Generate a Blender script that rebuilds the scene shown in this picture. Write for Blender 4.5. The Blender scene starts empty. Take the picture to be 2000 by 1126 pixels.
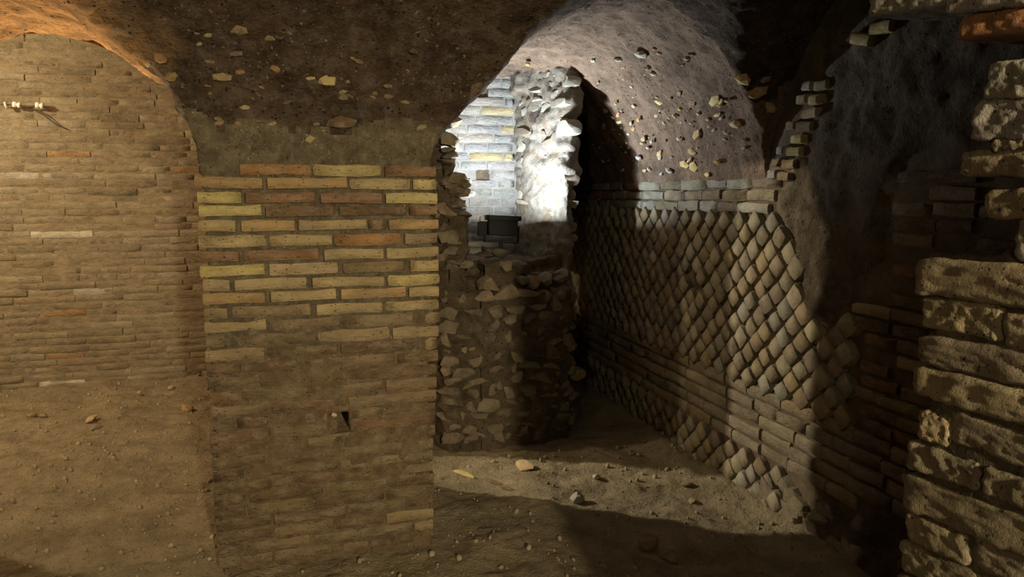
import bpy, bmesh, math, random
import numpy as np
from mathutils import Vector, Matrix, Euler

# ------------------------------------------------------------------ scene, camera, light
scene = bpy.context.scene
COL = scene.collection
R = random.Random(7)

cam_d = bpy.data.cameras.new('camera'); cam = bpy.data.objects.new('camera', cam_d); COL.objects.link(cam)
cam_d.sensor_width = 36.0; cam_d.lens = 24.3; cam_d.clip_start = 0.02
cam.location = (0, 0, 1.45); cam.rotation_euler = (math.radians(90 - 7.7), 0, math.radians(-16))
scene.camera = cam

world = bpy.data.worlds.new('world'); scene.world = world; world.use_nodes = True
bg = world.node_tree.nodes['Background']; bg.inputs[0].default_value = (0.5, 0.42, 0.3, 1); bg.inputs[1].default_value = 0.02

vs = scene.view_settings
vs.view_transform = 'Standard'; vs.look = 'None'; vs.gamma = 1.0; vs.use_curve_mapping = False; vs.exposure = 0.3

def lamp(name, kind, loc, target, power, col, **kw):
    d = bpy.data.lights.new(name, kind); d.energy = power; d.color = col
    for k, v in kw.items(): setattr(d, k, v)
    o = bpy.data.objects.new(name, d); COL.objects.link(o); o.location = loc
    if target: o.rotation_euler = (Vector(target) - Vector(loc)).to_track_quat('-Z', 'Y').to_euler()
    return o
WARM = (1.0, 0.74, 0.40)
# lamp standing behind the photographer, plus an added fill for the near pier
lamp('entrance_lamp', 'SPOT', (0.63, -2.3, 1.95), (-0.08, 2.7, 1.06), 660, (1.0, 0.81, 0.50), spot_size=math.radians(50), spot_blend=1.0, shadow_soft_size=0.07)
lamp('entrance_fill', 'POINT', (-1.5, -1.9, 2.0), None, 46, (1.0, 0.82, 0.54), shadow_soft_size=0.12)
# left-hand room: lamp with wide spill, added fill under the soffit, beam down the cross passage
lamp('side_room_lamp', 'POINT', (-2.9, 4.40, 2.42), None, 145, (1.0, 0.84, 0.54), shadow_soft_size=0.08)
lamp('soffit_fill', 'SPOT', (-1.95, 4.25, 0.30), (-0.85, 3.15, 2.05), 430, (1.0, 0.74, 0.40), spot_size=math.radians(60), spot_blend=1.0, shadow_soft_size=0.06)
lamp('side_room_beam', 'SPOT', (-2.62, 5.42, 2.45), (1.7, 2.85, 0.75), 780, (1.0, 0.87, 0.64), spot_size=math.radians(36), spot_blend=0.7, shadow_soft_size=0.05)

# ------------------------------------------------------------------ helpers
def _h(ix, iy, iz, s):
    n = (ix.astype(np.int64) * 374761393 + iy.astype(np.int64) * 668265263 + iz.astype(np.int64) * 2147483647 + s * 974711) & 0xffffffff
    n = ((n ^ (n >> 13)) * 1274126177) & 0xffffffff
    n = (n ^ (n >> 16)) & 0xffffffff
    return n / 2147483648.0 - 1.0
def vnoise(p, s=0):
    i = np.floor(p).astype(np.int64); f = p - i; f = f * f * f * (f * (f * 6 - 15) + 10)
    x, y, z = i[:, 0], i[:, 1], i[:, 2]; fx, fy, fz = f[:, 0], f[:, 1], f[:, 2]
    L = lambda a, b, t: a + (b - a) * t
    a = L(L(_h(x, y, z, s), _h(x + 1, y, z, s), fx), L(_h(x, y + 1, z, s), _h(x + 1, y + 1, z, s), fx), fy)
    b = L(L(_h(x, y, z + 1, s), _h(x + 1, y, z + 1, s), fx), L(_h(x, y + 1, z + 1, s), _h(x + 1, y + 1, z + 1, s), fx), fy)
    return L(a, b, fz)
def fbm(p, scale, octv=4, s=0, gain=0.5):
    p = np.asarray(p, float); out = np.zeros(len(p)); a = 1.0
    for k in range(octv):
        out += a * vnoise(p * scale * 2 ** k + 17.3 * k, s + k); a *= gain
    return out
def sstep(a, b, x):
    t = np.clip((x - a) / (b - a), 0, 1); return t * t * (3 - 2 * t)

def mesh_from(name, V, Fc, smooth=True):
    me = bpy.data.meshes.new(name); me.from_pydata([tuple(v) for v in np.asarray(V).tolist()], [], Fc if isinstance(Fc, list) else Fc.tolist())
    if smooth: me.polygons.foreach_set('use_smooth', [True] * len(me.polygons))
    me.update(); return me
def add(name, me, mat, parent=None, M=None, color=None):
    if mat is not None and len(me.materials) == 0: me.materials.append(mat)
    o = bpy.data.objects.new(name, me); COL.objects.link(o)
    if parent is not None: o.parent = parent
    if M is not None: o.matrix_local = M
    if color: o.color = (*color, 1)
    return o
def tag(o, label, cat, group=None, kind=None):
    o['label'] = label; o['category'] = cat
    if group: o['group'] = group
    if kind: o['kind'] = kind
    return o
def empty(name, loc=(0, 0, 0)):
    o = bpy.data.objects.new(name, None); COL.objects.link(o); o.location = loc; o.empty_display_size = 0.1; return o
def grid_faces(nu, nv):
    i = np.arange(nu - 1)[:, None] * nv + np.arange(nv - 1)[None, :]
    return np.stack([i, i + nv, i + nv + 1, i + 1], -1).reshape(-1, 4)
def normals(P):
    du = np.gradient(P, axis=0); dv = np.gradient(P, axis=1); n = np.cross(du, dv)
    return n / (np.linalg.norm(n, axis=-1, keepdims=True) + 1e-9)

def tri_join(name, items, mat, parent=None, color=None):
    """many small pieces as one mesh: items = [(mesh, matrix)]"""
    VV, FF, off = [], [], 0; cache = {}
    for me, M in items:
        if me.name not in cache:
            v = np.empty(len(me.vertices) * 3); me.vertices.foreach_get('co', v)
            cache[me.name] = (v.reshape(-1, 3), [list(p.vertices) for p in me.polygons])
        v, f = cache[me.name]; A = np.array(M)
        VV.append(v @ A[:3, :3].T + A[:3, 3]); FF += [[k + off for k in q] for q in f]; off += len(v)
    return add(name, mesh_from(name, np.concatenate(VV), FF), mat, parent, None, color)

def rock_core(name, prisms, voxel, amp, mat, parent=None, seed=0, layers=0.0):
    """overlapping prisms [(xy polygon, z0, z1)] fused into one rough closed mass"""
    bm = bmesh.new()
    for poly, z0, z1 in prisms:
        a = [bm.verts.new((x, y, z0)) for x, y in poly]; b = [bm.verts.new((x, y, z1)) for x, y in poly]; n = len(poly)
        bm.faces.new(a[::-1]); bm.faces.new(b)
        for k in range(n): bm.faces.new((a[k], a[(k + 1) % n], b[(k + 1) % n], b[k]))
    bmesh.ops.recalc_face_normals(bm, faces=bm.faces)
    me = bpy.data.meshes.new('tmp'); bm.to_mesh(me); bm.free()
    o = bpy.data.objects.new('tmp', me); COL.objects.link(o)
    md = o.modifiers.new('r', 'REMESH'); md.mode = 'VOXEL'; md.voxel_size = voxel
    dg = bpy.context.evaluated_depsgraph_get(); me2 = bpy.data.meshes.new_from_object(o.evaluated_get(dg))
    bpy.data.objects.remove(o); bpy.data.meshes.remove(me)
    n = len(me2.vertices); v = np.empty(n * 3); me2.vertices.foreach_get('co', v); v = v.reshape(-1, 3)
    nn = np.empty(n * 3); me2.vertex_normals.foreach_get('vector', nn); nn = nn.reshape(-1, 3)
    d = amp * (fbm(v, 7, 4, seed) * 0.8 + 0.35 * fbm(v, 28, 3, seed + 9))
    if layers:
        q = v.copy(); q[:, 2] *= 4; d += layers * fbm(q, 5, 3, seed + 20)
    v = v + nn * d[:, None]
    me2.vertices.foreach_set('co', v.ravel()); me2.polygons.foreach_set('use_smooth', [True] * len(me2.polygons)); me2.name = name; me2.update()
    me2.materials.clear()
    return add(name, me2, mat, parent)

# piece meshes: local x = length, front faces -y, z = height; unit length 1, unit height 1, depth in metres
def brick_mesh(seed, D=0.09, b=0.07, wob=0.085):
    r = random.Random(seed); V = []; Fc = []
    xs = [-0.5, -0.485, -0.2, 0.18, 0.485, 0.5]
    for i, x in enumerate(xs):
        e = 0.82 if i in (0, 5) else 1.0; yb = 0.007 if i in (0, 5) else 0.0
        zt = 0.5 * e + r.uniform(-wob, wob); zb = -0.5 * e + r.uniform(-wob, wob); y = yb + r.uniform(-0.0018, 0.0018); c = 0.16
        jx = r.uniform(-.008, .008) if 0 < i < 5 else r.uniform(-.006, .006)
        for (yy, zz) in ((D, zb), (y + 0.006, zb), (y, zb + c), (y, zt - c), (y + 0.006, zt), (D, zt)):
            V.append((x + jx, yy, zz))
    for i in range(5):
        for k in range(5): a = i * 6 + k; Fc.append([a, a + 6, a + 7, a + 1])
    Fc.append([5, 4, 3, 2, 1, 0][::-1][::-1]); Fc.append([30, 31, 32, 33, 34, 35])
    me = mesh_from('brick_shape', V, Fc)
    bm = bmesh.new(); bm.from_mesh(me); bmesh.ops.recalc_face_normals(bm, faces=bm.faces)
    # open back: make sure the front looks to -y
    f = [q for q in bm.faces if q.calc_center_median().y < 0.003]
    if f and f[0].normal.y > 0: bmesh.ops.reverse_faces(bm, faces=bm.faces)
    bm.to_mesh(me); bm.free(); me.polygons.foreach_set('use_smooth', [True] * len(me.polygons)); me.set_sharp_from_angle(angle=0.40); return me
def diamond_mesh(seed):
    r = random.Random(seed); V = []; Fc = []
    for y, s in ((0.045, 0.93), (0.003, 1.0), (-0.009, 0.84)):
        for k in range(8):
            a = k * math.pi / 4; q = (1.0 if k % 2 == 0 else 0.80) * s * r.uniform(0.93, 1.05)
            V.append((q * math.cos(a), y + r.uniform(-.003, .003), q * math.sin(a)))
    V.append((r.uniform(-.1, .1), -0.011, r.uniform(-.1, .1)))
    for i in range(2):
        for k in range(8): a = i * 8 + k; b = i * 8 + (k + 1) % 8; Fc.append([a, b, b + 8, a + 8])
    for k in range(8): Fc.append([16 + k, 16 + (k + 1) % 8, 24])
    return mesh_from('diamond_shape', V, Fc)
def rubble_mesh(seed, sub=2, amp=0.28, flat=False):
    bm = bmesh.new(); bmesh.ops.create_icosphere(bm, subdivisions=sub, radius=0.5)
    v = np.array([q.co[:] for q in bm.verts]); 
    rr = np.random.RandomState(seed); c = rr.randn(7, 3); c /= np.linalg.norm(c, axis=1, keepdims=True); lim = rr.uniform(0.28, 0.42, 7)
    for k in range(7):                                            # cut facets
        d = v @ c[k]; v = v - np.maximum(d - lim[k], 0)[:, None] * c[k]
    v = v * (1 + amp * 0.45 * fbm(v + seed * 3.1, 3.0, 2, seed))[:, None]
    for q, p in zip(bm.verts, v): q.co = p
    me = bpy.data.meshes.new('stone_shape'); bm.to_mesh(me); bm.free()
    me.polygons.foreach_set('use_smooth', [not flat] * len(me.polygons)); return me
def boxy_mesh(seed):
    bm = bmesh.new(); bmesh.ops.create_cube(bm, size=1.0); bmesh.ops.subdivide_edges(bm, edges=bm.edges, cuts=2, use_grid_fill=True)
    v = np.array([q.co[:] for q in bm.verts]); rr = np.random.RandomState(seed); n = np.linalg.norm(v, axis=1, keepdims=True)
    v = v * (1 - 0.30) + 0.30 * v / n * 0.62
    cor = rr.uniform(-0.16, 0.16, (2, 2, 2)); t = v + 0.5                       # skew the outline so no two stones match
    for ax in (0, 2):
        o = 2 - ax; v[:, ax] += (rr.uniform(-.2, .2) * v[:, o] + rr.uniform(-.35, .35) * v[:, o] ** 2 * np.sign(v[:, ax]))
    c = rr.randn(5, 3); c[:, 1] = -np.abs(c[:, 1]) * 0.6; c /= np.linalg.norm(c, axis=1, keepdims=True)
    for k in range(5):
        d = v @ c[k]; v = v - np.maximum(d - rr.uniform(0.30, 0.46), 0)[:, None] * c[k]
    v = v * (1 + 0.10 * fbm(v + seed * 2.3, 3.2, 2, seed))[:, None]
    for q, p in zip(bm.verts, v): q.co = p
    me = bpy.data.meshes.new('boxy_shape'); bm.to_mesh(me); bm.free(); me.polygons.foreach_set('use_smooth', [True] * len(me.polygons)); me.set_sharp_from_angle(angle=0.55); return me
def block_mesh(L, H, D, seed, rough=0.006, cuts=7, rad=0.012):
    bm = bmesh.new(); bmesh.ops.create_cube(bm, size=1.0); bmesh.ops.subdivide_edges(bm, edges=bm.edges, cuts=cuts, use_grid_fill=True)
    v = np.array([q.co[:] for q in bm.verts]) * (L, D, H)
    rad = min(rad, 0.45 * H); inner = np.array([L / 2 - rad, D / 2 - rad, H / 2 - rad]); c = np.clip(v, -inner, inner); d = v - c
    n = np.linalg.norm(d, axis=1, keepdims=True) + 1e-9; v = c + d / n * np.minimum(n, rad)
    dirn = v / (np.linalg.norm(v / (L, D, H), axis=1, keepdims=True) + 1e-9) / (L, D, H); dirn /= np.linalg.norm(dirn, axis=1, keepdims=True) + 1e-9
    v = v + (d / n * 0.7 + dirn * 0.3) * (rough * (0.55 * fbm(v + seed * 1.7, 20, 2, seed) + 0.45 * fbm(v + seed, 75, 2, seed + 4) + 0.35 * fbm(v + seed, 190, 1, seed + 8)))[:, None]
    for q, p in zip(bm.verts, v): q.co = p
    me = bpy.data.meshes.new('block_shape'); bm.to_mesh(me); bm.free()
    me.polygons.foreach_set('use_smooth', [True] * len(me.polygons)); return me

BRICKS = [brick_mesh(k) for k in range(14)]
DIAMONDS = [diamond_mesh(k) for k in range(12)]
STONES = [rubble_mesh(k) for k in range(14)]
BOXY = [boxy_mesh(k) for k in range(18)]
CHIPS = [rubble_mesh(k + 50, 1, 0.4, True) for k in range(10)]

# ------------------------------------------------------------------ materials
def make_mat(name, base=None, dark=0.55, lite=1.25, scale=6.0, fine=70.0, bump=0.5, dist=0.012, dust=None, dust_amt=0.5, pits=0.0, pit_scale=120.0,
             rough=0.95, alt=None, alt_scale=2.0, alt_lo=0.45, alt_hi=0.62, alt_axis=None, speck=None, speck_scale=140.0, spec=0.15, stretch=(1, 1, 1)):
    m = bpy.data.materials.new(name); m.use_nodes = True; nt = m.node_tree; N = nt.nodes; Lk = nt.links.new
    bs = N['Principled BSDF']; bs.inputs['Roughness'].default_value = rough; bs.inputs['Specular IOR Level'].default_value = spec
    geo = N.new('ShaderNodeNewGeometry'); pos = geo.outputs['Position']
    if stretch != (1, 1, 1):
        mp = N.new('ShaderNodeMapping'); mp.inputs['Scale'].default_value = stretch; Lk(pos, mp.inputs['Vector']); pos = mp.outputs['Vector']
    def noise(sc, det=5.0, ro=0.6):
        n = N.new('ShaderNodeTexNoise'); n.inputs['Scale'].default_value = sc; n.inputs['Detail'].default_value = det; n.inputs['Roughness'].default_value = ro; Lk(pos, n.inputs['Vector']); return n.outputs['Fac']
    def remap(x, a, b, c=0.0, d=1.0):
        n = N.new('ShaderNodeMapRange'); n.inputs[1].default_value = a; n.inputs[2].default_value = b; n.inputs[3].default_value = c; n.inputs[4].default_value = d; Lk(x, n.inputs[0]); return n.outputs[0]
    def mix(a, b, f, mode='MIX'):
        n = N.new('ShaderNodeMix'); n.data_type = 'RGBA'; n.blend_type = mode
        for s, val in ((6, a), (7, b)):
            if isinstance(val, tuple): n.inputs[s].default_value = (*val, 1)
            else: Lk(val, n.inputs[s])
        if isinstance(f, float): n.inputs[0].default_value = f
        else: Lk(f, n.inputs[0])
        return n.outputs[2]
    def math_(op, a, b):
        n = N.new('ShaderNodeMath'); n.operation = op
        for s, val in ((0, a), (1, b)):
            if isinstance(val, (int, float)): n.inputs[s].default_value = val
            else: Lk(val, n.inputs[s])
        return n.outputs[0]
    if base is None:
        oi = N.new('ShaderNodeObjectInfo'); c = oi.outputs['Color']
    else: c = base
    if alt:
        if alt_axis:
            sx = N.new('ShaderNodeSeparateXYZ'); Lk(geo.outputs['Position'], sx.inputs[0])
            w = math_('ADD', sx.outputs[alt_axis], math_('MULTIPLY', noise(alt_scale, 6), 0.5)); c = mix(c, alt, remap(w, alt_lo, alt_hi))
        else: c = mix(c, alt, remap(noise(alt_scale, 6), alt_lo, alt_hi))
    val = remap(noise(scale, 8, 0.65), 0.3, 0.72, dark, lite)
    cmb = N.new('ShaderNodeCombineColor'); [Lk(val, cmb.inputs[k]) for k in range(3)]
    c = mix(c, cmb.outputs[0], 1.0, 'MULTIPLY')
    if dust: c = mix(c, dust, remap(noise(scale * 1.7 + 3, 7, 0.7), 0.46, 0.68, 0.0, dust_amt))
    nf = noise(fine, 5, 0.7); nm = noise(scale * 3.5, 6, 0.65)
    h = math_('ADD', math_('MULTIPLY', nf, 0.45), math_('MULTIPLY', nm, 0.9))
    if pits:
        vo = N.new('ShaderNodeTexVoronoi'); vo.inputs['Scale'].default_value = pit_scale; Lk(pos, vo.inputs['Vector'])
        sc = N.new('ShaderNodeSeparateColor'); Lk(vo.outputs['Color'], sc.inputs[0])
        rad = math_('MULTIPLY', remap(sc.outputs[0], 0.62, 1.0), remap(nm, 0.40, 0.60, 0.25, 0.50))
        pm = remap(math_('SUBTRACT', rad, vo.outputs['Distance']), 0.0, 0.10)
        c = mix(c, (0.03, 0.022, 0.014), math_('MULTIPLY', pm, pits)); h = math_('SUBTRACT', h, math_('MULTIPLY', pm, 0.5))
    if speck:
        sm = math_('MULTIPLY', remap(noise(speck_scale * 0.9, 2.0, 0.5), 0.64, 0.74), remap(noise(7.0, 3), 0.42, 0.62))
        c = mix(c, speck, math_('MULTIPLY', sm, 0.8))
    Lk(c, bs.inputs['Base Color'])
    bp = N.new('ShaderNodeBump'); bp.inputs['Strength'].default_value = bump; bp.inputs['Distance'].default_value = dist; Lk(h, bp.inputs['Height']); Lk(bp.outputs['Normal'], bs.inputs['Normal'])
    return m
def plain(name, col, rough=0.6, metal=0.0, emit=None, strength=0.0):
    m = bpy.data.materials.new(name); m.use_nodes = True; nt = m.node_tree; bs = nt.nodes['Principled BSDF']
    n = nt.nodes.new('ShaderNodeTexNoise'); n.inputs['Scale'].default_value = 60; n.inputs['Detail'].default_value = 4
    mx = nt.nodes.new('ShaderNodeMix'); mx.data_type = 'RGBA'; mx.inputs[6].default_value = (*[c * 0.75 for c in col], 1); mx.inputs[7].default_value = (*[min(1, c * 1.2) for c in col], 1)
    nt.links.new(n.outputs['Fac'], mx.inputs[0]); nt.links.new(mx.outputs[2], bs.inputs['Base Color'])
    bs.inputs['Roughness'].default_value = rough; bs.inputs['Metallic'].default_value = metal
    if emit: bs.inputs['Emission Color'].default_value = (*emit, 1); bs.inputs['Emission Strength'].default_value = strength
    return m

M_BRICK = make_mat('fired_brick', None, 0.58, 1.28, 12, 150, 0.9, 0.008, dust=(0.33, 0.28, 0.19), dust_amt=0.22, pits=0.85, pit_scale=170, speck=(0.6, 0.55, 0.42), speck_scale=120)
M_MORTAR = make_mat('lime_mortar', (0.098, 0.080, 0.053), 0.55, 1.3, 11, 130, 0.8, 0.012, dust=(0.23, 0.20, 0.14), dust_amt=0.5, pits=0.6, pit_scale=110, speck=(0.45, 0.41, 0.32), alt=(0.13, 0.090, 0.053), alt_axis='Z', alt_lo=1.25, alt_hi=0.95)
M_TUFA = make_mat('tufa_stone', None, 0.65, 1.25, 14, 160, 0.6, 0.007, dust=(0.30, 0.26, 0.19), dust_amt=0.4, pits=0.6, pit_scale=150)
M_BLOCK = make_mat('gritty_block', None, 0.55, 1.3, 22, 240, 1.0, 0.010, dust=(0.36, 0.32, 0.23), dust_amt=0.4, pits=0.8, pit_scale=190, speck=(0.5, 0.45, 0.35), speck_scale=200)
M_BED = make_mat('dark_bedding_mortar', (0.115, 0.09, 0.06), 0.6, 1.3, 12, 120, 0.7, 0.010, dust=(0.18, 0.15, 0.10), dust_amt=0.4)
M_CORE = make_mat('wall_core_concrete', (0.10, 0.076, 0.05), 0.45, 1.4, 9, 90, 1.0, 0.02, dust=(0.20, 0.17, 0.125), dust_amt=0.35, pits=0.8, pit_scale=60, speck=(0.3, 0.26, 0.2))
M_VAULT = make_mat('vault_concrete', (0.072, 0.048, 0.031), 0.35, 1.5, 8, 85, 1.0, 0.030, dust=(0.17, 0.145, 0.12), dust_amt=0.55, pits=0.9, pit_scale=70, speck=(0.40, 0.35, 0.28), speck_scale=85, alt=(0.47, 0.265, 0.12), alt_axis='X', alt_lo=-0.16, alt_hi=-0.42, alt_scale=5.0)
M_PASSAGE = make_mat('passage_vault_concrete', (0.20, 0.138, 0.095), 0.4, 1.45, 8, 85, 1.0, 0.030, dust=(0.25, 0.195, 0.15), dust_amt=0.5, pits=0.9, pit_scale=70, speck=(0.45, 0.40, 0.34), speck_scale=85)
M_PLASTER = make_mat('clay_plaster', (0.40, 0.20, 0.085), 0.6, 1.25, 5, 60, 0.6, 0.012, dust=(0.48, 0.33, 0.18), dust_amt=0.5, pits=0.5, pit_scale=45)
M_EARTH = make_mat('trodden_earth', (0.285, 0.235, 0.15), 0.55, 1.3, 5, 70, 1.0, 0.022, dust=(0.33, 0.28, 0.19), dust_amt=0.5, pits=0.35, pit_scale=70, speck=(0.5, 0.45, 0.35), speck_scale=60)
M_WORN = make_mat('worn_brick_facing', None, 0.60, 1.26, 9, 90, 0.9, 0.016, dust=(0.36, 0.31, 0.22), dust_amt=0.45, pits=0.5, pit_scale=70, stretch=(1, 1, 2.2))
M_PALE = make_mat('pale_masonry', None, 0.75, 1.15, 9, 110, 0.5, 0.008, dust=(0.36, 0.345, 0.31), dust_amt=0.4)  # plain pale tone for the middle wall bricks and right jamb stones

PAL = {'y': (0.53, 0.435, 0.20), 't': (0.41, 0.315, 0.175), 'p': (0.41, 0.28, 0.14), 'o': (0.35, 0.20, 0.09), 'r': (0.245, 0.148, 0.083), 'd': (0.17, 0.112, 0.068), 'b': (0.25, 0.186, 0.112), 'g': (0.38, 0.36, 0.31)}
def shade(k, j=0.12, r=R):
    c = PAL[k] if isinstance(k, str) else k; f = r.uniform(1 - j, 1 + j); return (c[0] * f, c[1] * f * r.uniform(0.97, 1.03), c[2] * f * r.uniform(0.94, 1.06))
def place(x, y, z, rz, sx, sz, tilt=0.0, yaw=0.0, sy=1.0):
    return Matrix.Translation((x, y, z)) @ Matrix.Rotation(rz + yaw, 4, 'Z') @ Matrix.Rotation(tilt, 4, 'Y') @ Matrix.Diagonal((sx, sy, sz, 1))

def grid_wall(name, plane, axis, u, v, step, amp, mat, holes=(), sign=-1, seed=0, proud=None, parent=None):
    """upright rough sheet; axis 'x' -> plane x=const with u along y; sign = side the face looks to; holes [(u,v,ru,rv,depth)]"""
    us = np.arange(u[0], u[1] + step, step); vv = np.arange(v[0], v[1] + step, step); U, W = np.meshgrid(us, vv, indexing='ij')
    P = np.stack([U, W, np.full_like(U, plane)], -1).reshape(-1, 3)
    d = amp * (fbm(P, 9, 4, seed) + 0.5 * fbm(P, 40, 2, seed + 5))
    if proud is not None: d = d + proud(P[:, 0], P[:, 1])
    for (hu, hv, ru, rv, dep) in holes:
        wob = 0.25 * fbm(P, 25, 2, seed + 31)
        q = np.maximum(np.abs(P[:, 0] - hu) / ru, np.abs(P[:, 1] - hv) / rv) + wob
        d = d - dep * (1 - sstep(0.85, 1.1, q))
    off = plane + sign * d
    V = np.stack([off, P[:, 0], P[:, 1]], -1) if axis == 'x' else np.stack([P[:, 0], off, P[:, 1]], -1)
    Fc = grid_faces(len(us), len(vv))
    if (axis == 'x') == (sign < 0): Fc = Fc[:, ::-1]
    return add(name, mesh_from(name, V, Fc), mat, parent)

# vault profiles (building frame): A = main vault along x, L = left bay, V = right passage
PA = [(-3.4, 2.25), (-2.6, 2.42), (-1.5, 2.5), (0.0, 2.48), (1.2, 2.50), (1.7, 2.45), (2.1, 2.33), (2.35, 2.19), (2.5, 2.06), (2.6, 1.93), (2.66, 1.81), (2.70, 1.70), (2.725, 1.50), (2.73, 1.40), (9, 1.4)]
PL = [(-9, 1.4), (-1.53, 1.4), (-1.52, 1.55), (-1.49, 1.72), (-1.40, 1.90), (-1.25, 2.05), (-1.1, 2.11), (-0.98, 2.115), (-0.85, 2.085), (-0.75, 2.04), (-0.6, 1.945), (-0.5, 1.865), (-0.44, 1.79), (-0.405, 1.67), (-0.385, 1.52), (-0.38, 1.4), (9, 1.4)]
PV = [(-9, 1.4), (0.43, 1.4), (0.44, 1.55), (0.48, 1.67), (0.56, 1.76), (0.69, 1.89), (0.80, 2.03), (0.92, 2.13), (1.1, 2.22), (1.3, 2.25), (1.5, 2.20), (1.68, 2.07), (1.82, 1.90), (1.92, 1.72), (1.965, 1.57), (1.975, 1.50), (1.985, 1.42), (9, 1.4)]
def interp(P, x):
    a = np.array(P); return np.interp(x, a[:, 0], a[:, 1])
def vault_h(x, y):
    a, l, v = interp(PA, y), interp(PL, x), interp(PV, x); k = 28.0
    rib = np.clip((2.70 - y) / 0.10, 0, 1) * np.clip((x - 1.58) / 0.28, 0, 1)            # front arch lowered on its right side, shaped to keep floodlight off the near wall
    gap = np.clip((y - 3.34) / 0.05, 0, 1) * np.clip((3.84 - y) / 0.06, 0, 1) * np.clip((0.80 - x) / 0.25, 0, 1) * (x > 0.43)      # head of the side opening behind the pillar
    v = np.maximum(v - 0.16 * rib + 0.36 * gap, 1.4)
    return np.maximum(1.50, np.log(np.exp(k * (a - 2)) + np.exp(k * (l - 2)) + np.exp(k * (v - 2))) / k + 2)

# measured brick courses of the pillar: (z left, z right, height, [(x0, x1, colour)])
ROWS=[
(1.544,1.553,0.042,[(-0.251,0.002,'o'),(0.006,0.258,'y'),(0.269,0.457,'r')]),
(1.494,1.495,0.043,[(-0.396,-0.17,'p'),(-0.16,0.133,'p'),(0.136,0.369,'t'),(0.376,0.474,'y')]),
(1.441,1.445,0.04,[(-0.389,-0.246,'y'),(-0.237,0.013,'r'),(0.027,0.259,'r'),(0.269,0.474,'y')]),
(1.393,1.394,0.038,[(-0.395,-0.177,'y'),(-0.169,0.078,'d'),(0.094,0.349,'d'),(0.361,0.47,'r')]),
(1.34,1.337,0.042,[(-0.391,-0.269,'t'),(-0.255,-0.063,'p'),(-0.055,0.2,'t'),(0.204,0.273,'b'),(0.279,0.478,'p')]),
(1.284,1.281,0.042,[(-0.384,-0.167,'t'),(-0.16,0.07,'t'),(0.074,0.33,'o'),(0.339,0.474,'b')]),
(1.229,1.228,0.043,[(-0.387,-0.265,'r'),(-0.252,0.021,'r'),(0.033,0.26,'t'),(0.267,0.474,'t')]),
(1.176,1.174,0.041,[(-0.39,-0.177,'y'),(-0.168,0.087,'t'),(0.103,0.337,'b'),(0.359,0.47,'t')]),
(1.123,1.123,0.043,[(-0.389,-0.3,'t'),(-0.289,-0.03,'t'),(-0.014,0.259,'t'),(0.269,0.47,'y')]),
(1.074,1.066,0.043,[(-0.386,-0.18,'p'),(-0.166,0.078,'t'),(0.089,0.344,'p'),(0.351,0.466,'t')]),
(1.018,1.01,0.042,[(-0.389,-0.314,'b'),(-0.3,-0.018,'b'),(-0.002,0.25,'t'),(0.26,0.465,'t')]),
(0.966,0.958,0.042,[(-0.391,-0.18,'t'),(-0.168,0.087,'b'),(0.105,0.372,'b'),(0.376,0.466,'b')]),
(0.913,0.903,0.042,[(-0.394,-0.299,'b'),(-0.287,-0.007,'b'),(0.0,0.273,'t'),(0.284,0.466,'t')]),
(0.861,0.847,0.044,[(-0.393,-0.193,'t'),(-0.186,0.076,'d'),(0.084,0.37,'d'),(0.378,0.466,'t')]),
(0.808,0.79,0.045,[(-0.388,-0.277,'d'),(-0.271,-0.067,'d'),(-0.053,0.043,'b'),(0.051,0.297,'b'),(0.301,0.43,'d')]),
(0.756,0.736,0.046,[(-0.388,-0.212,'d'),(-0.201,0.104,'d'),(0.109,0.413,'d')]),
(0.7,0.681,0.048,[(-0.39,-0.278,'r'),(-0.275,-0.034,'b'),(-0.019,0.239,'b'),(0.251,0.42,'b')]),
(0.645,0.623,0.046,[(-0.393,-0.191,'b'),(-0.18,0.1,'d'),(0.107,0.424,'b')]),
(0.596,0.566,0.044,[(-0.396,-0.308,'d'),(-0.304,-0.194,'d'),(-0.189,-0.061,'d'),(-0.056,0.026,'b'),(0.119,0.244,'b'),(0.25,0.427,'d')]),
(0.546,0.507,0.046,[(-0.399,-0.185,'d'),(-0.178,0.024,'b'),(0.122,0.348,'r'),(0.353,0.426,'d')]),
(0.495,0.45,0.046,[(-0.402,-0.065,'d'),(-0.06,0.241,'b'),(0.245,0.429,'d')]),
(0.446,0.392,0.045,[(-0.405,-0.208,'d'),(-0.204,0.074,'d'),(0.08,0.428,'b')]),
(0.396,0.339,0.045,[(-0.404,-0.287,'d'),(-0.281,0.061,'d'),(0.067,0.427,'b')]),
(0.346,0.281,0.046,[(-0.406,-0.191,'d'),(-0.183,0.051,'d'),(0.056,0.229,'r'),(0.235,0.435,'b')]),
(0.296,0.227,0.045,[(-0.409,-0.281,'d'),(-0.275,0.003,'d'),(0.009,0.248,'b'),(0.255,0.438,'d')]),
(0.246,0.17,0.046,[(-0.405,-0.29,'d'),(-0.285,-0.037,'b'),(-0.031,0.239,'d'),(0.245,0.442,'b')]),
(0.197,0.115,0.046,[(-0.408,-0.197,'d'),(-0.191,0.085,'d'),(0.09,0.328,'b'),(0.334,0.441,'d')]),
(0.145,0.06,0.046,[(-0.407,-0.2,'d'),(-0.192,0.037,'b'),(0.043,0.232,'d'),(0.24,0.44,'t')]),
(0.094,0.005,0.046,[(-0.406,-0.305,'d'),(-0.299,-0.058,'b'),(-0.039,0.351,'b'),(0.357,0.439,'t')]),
(0.044,-0.048,0.046,[(-0.401,-0.2,'b'),(-0.195,0.061,'b'),(0.069,0.168,'b'),(0.175,0.438,'d')]),
]

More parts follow.
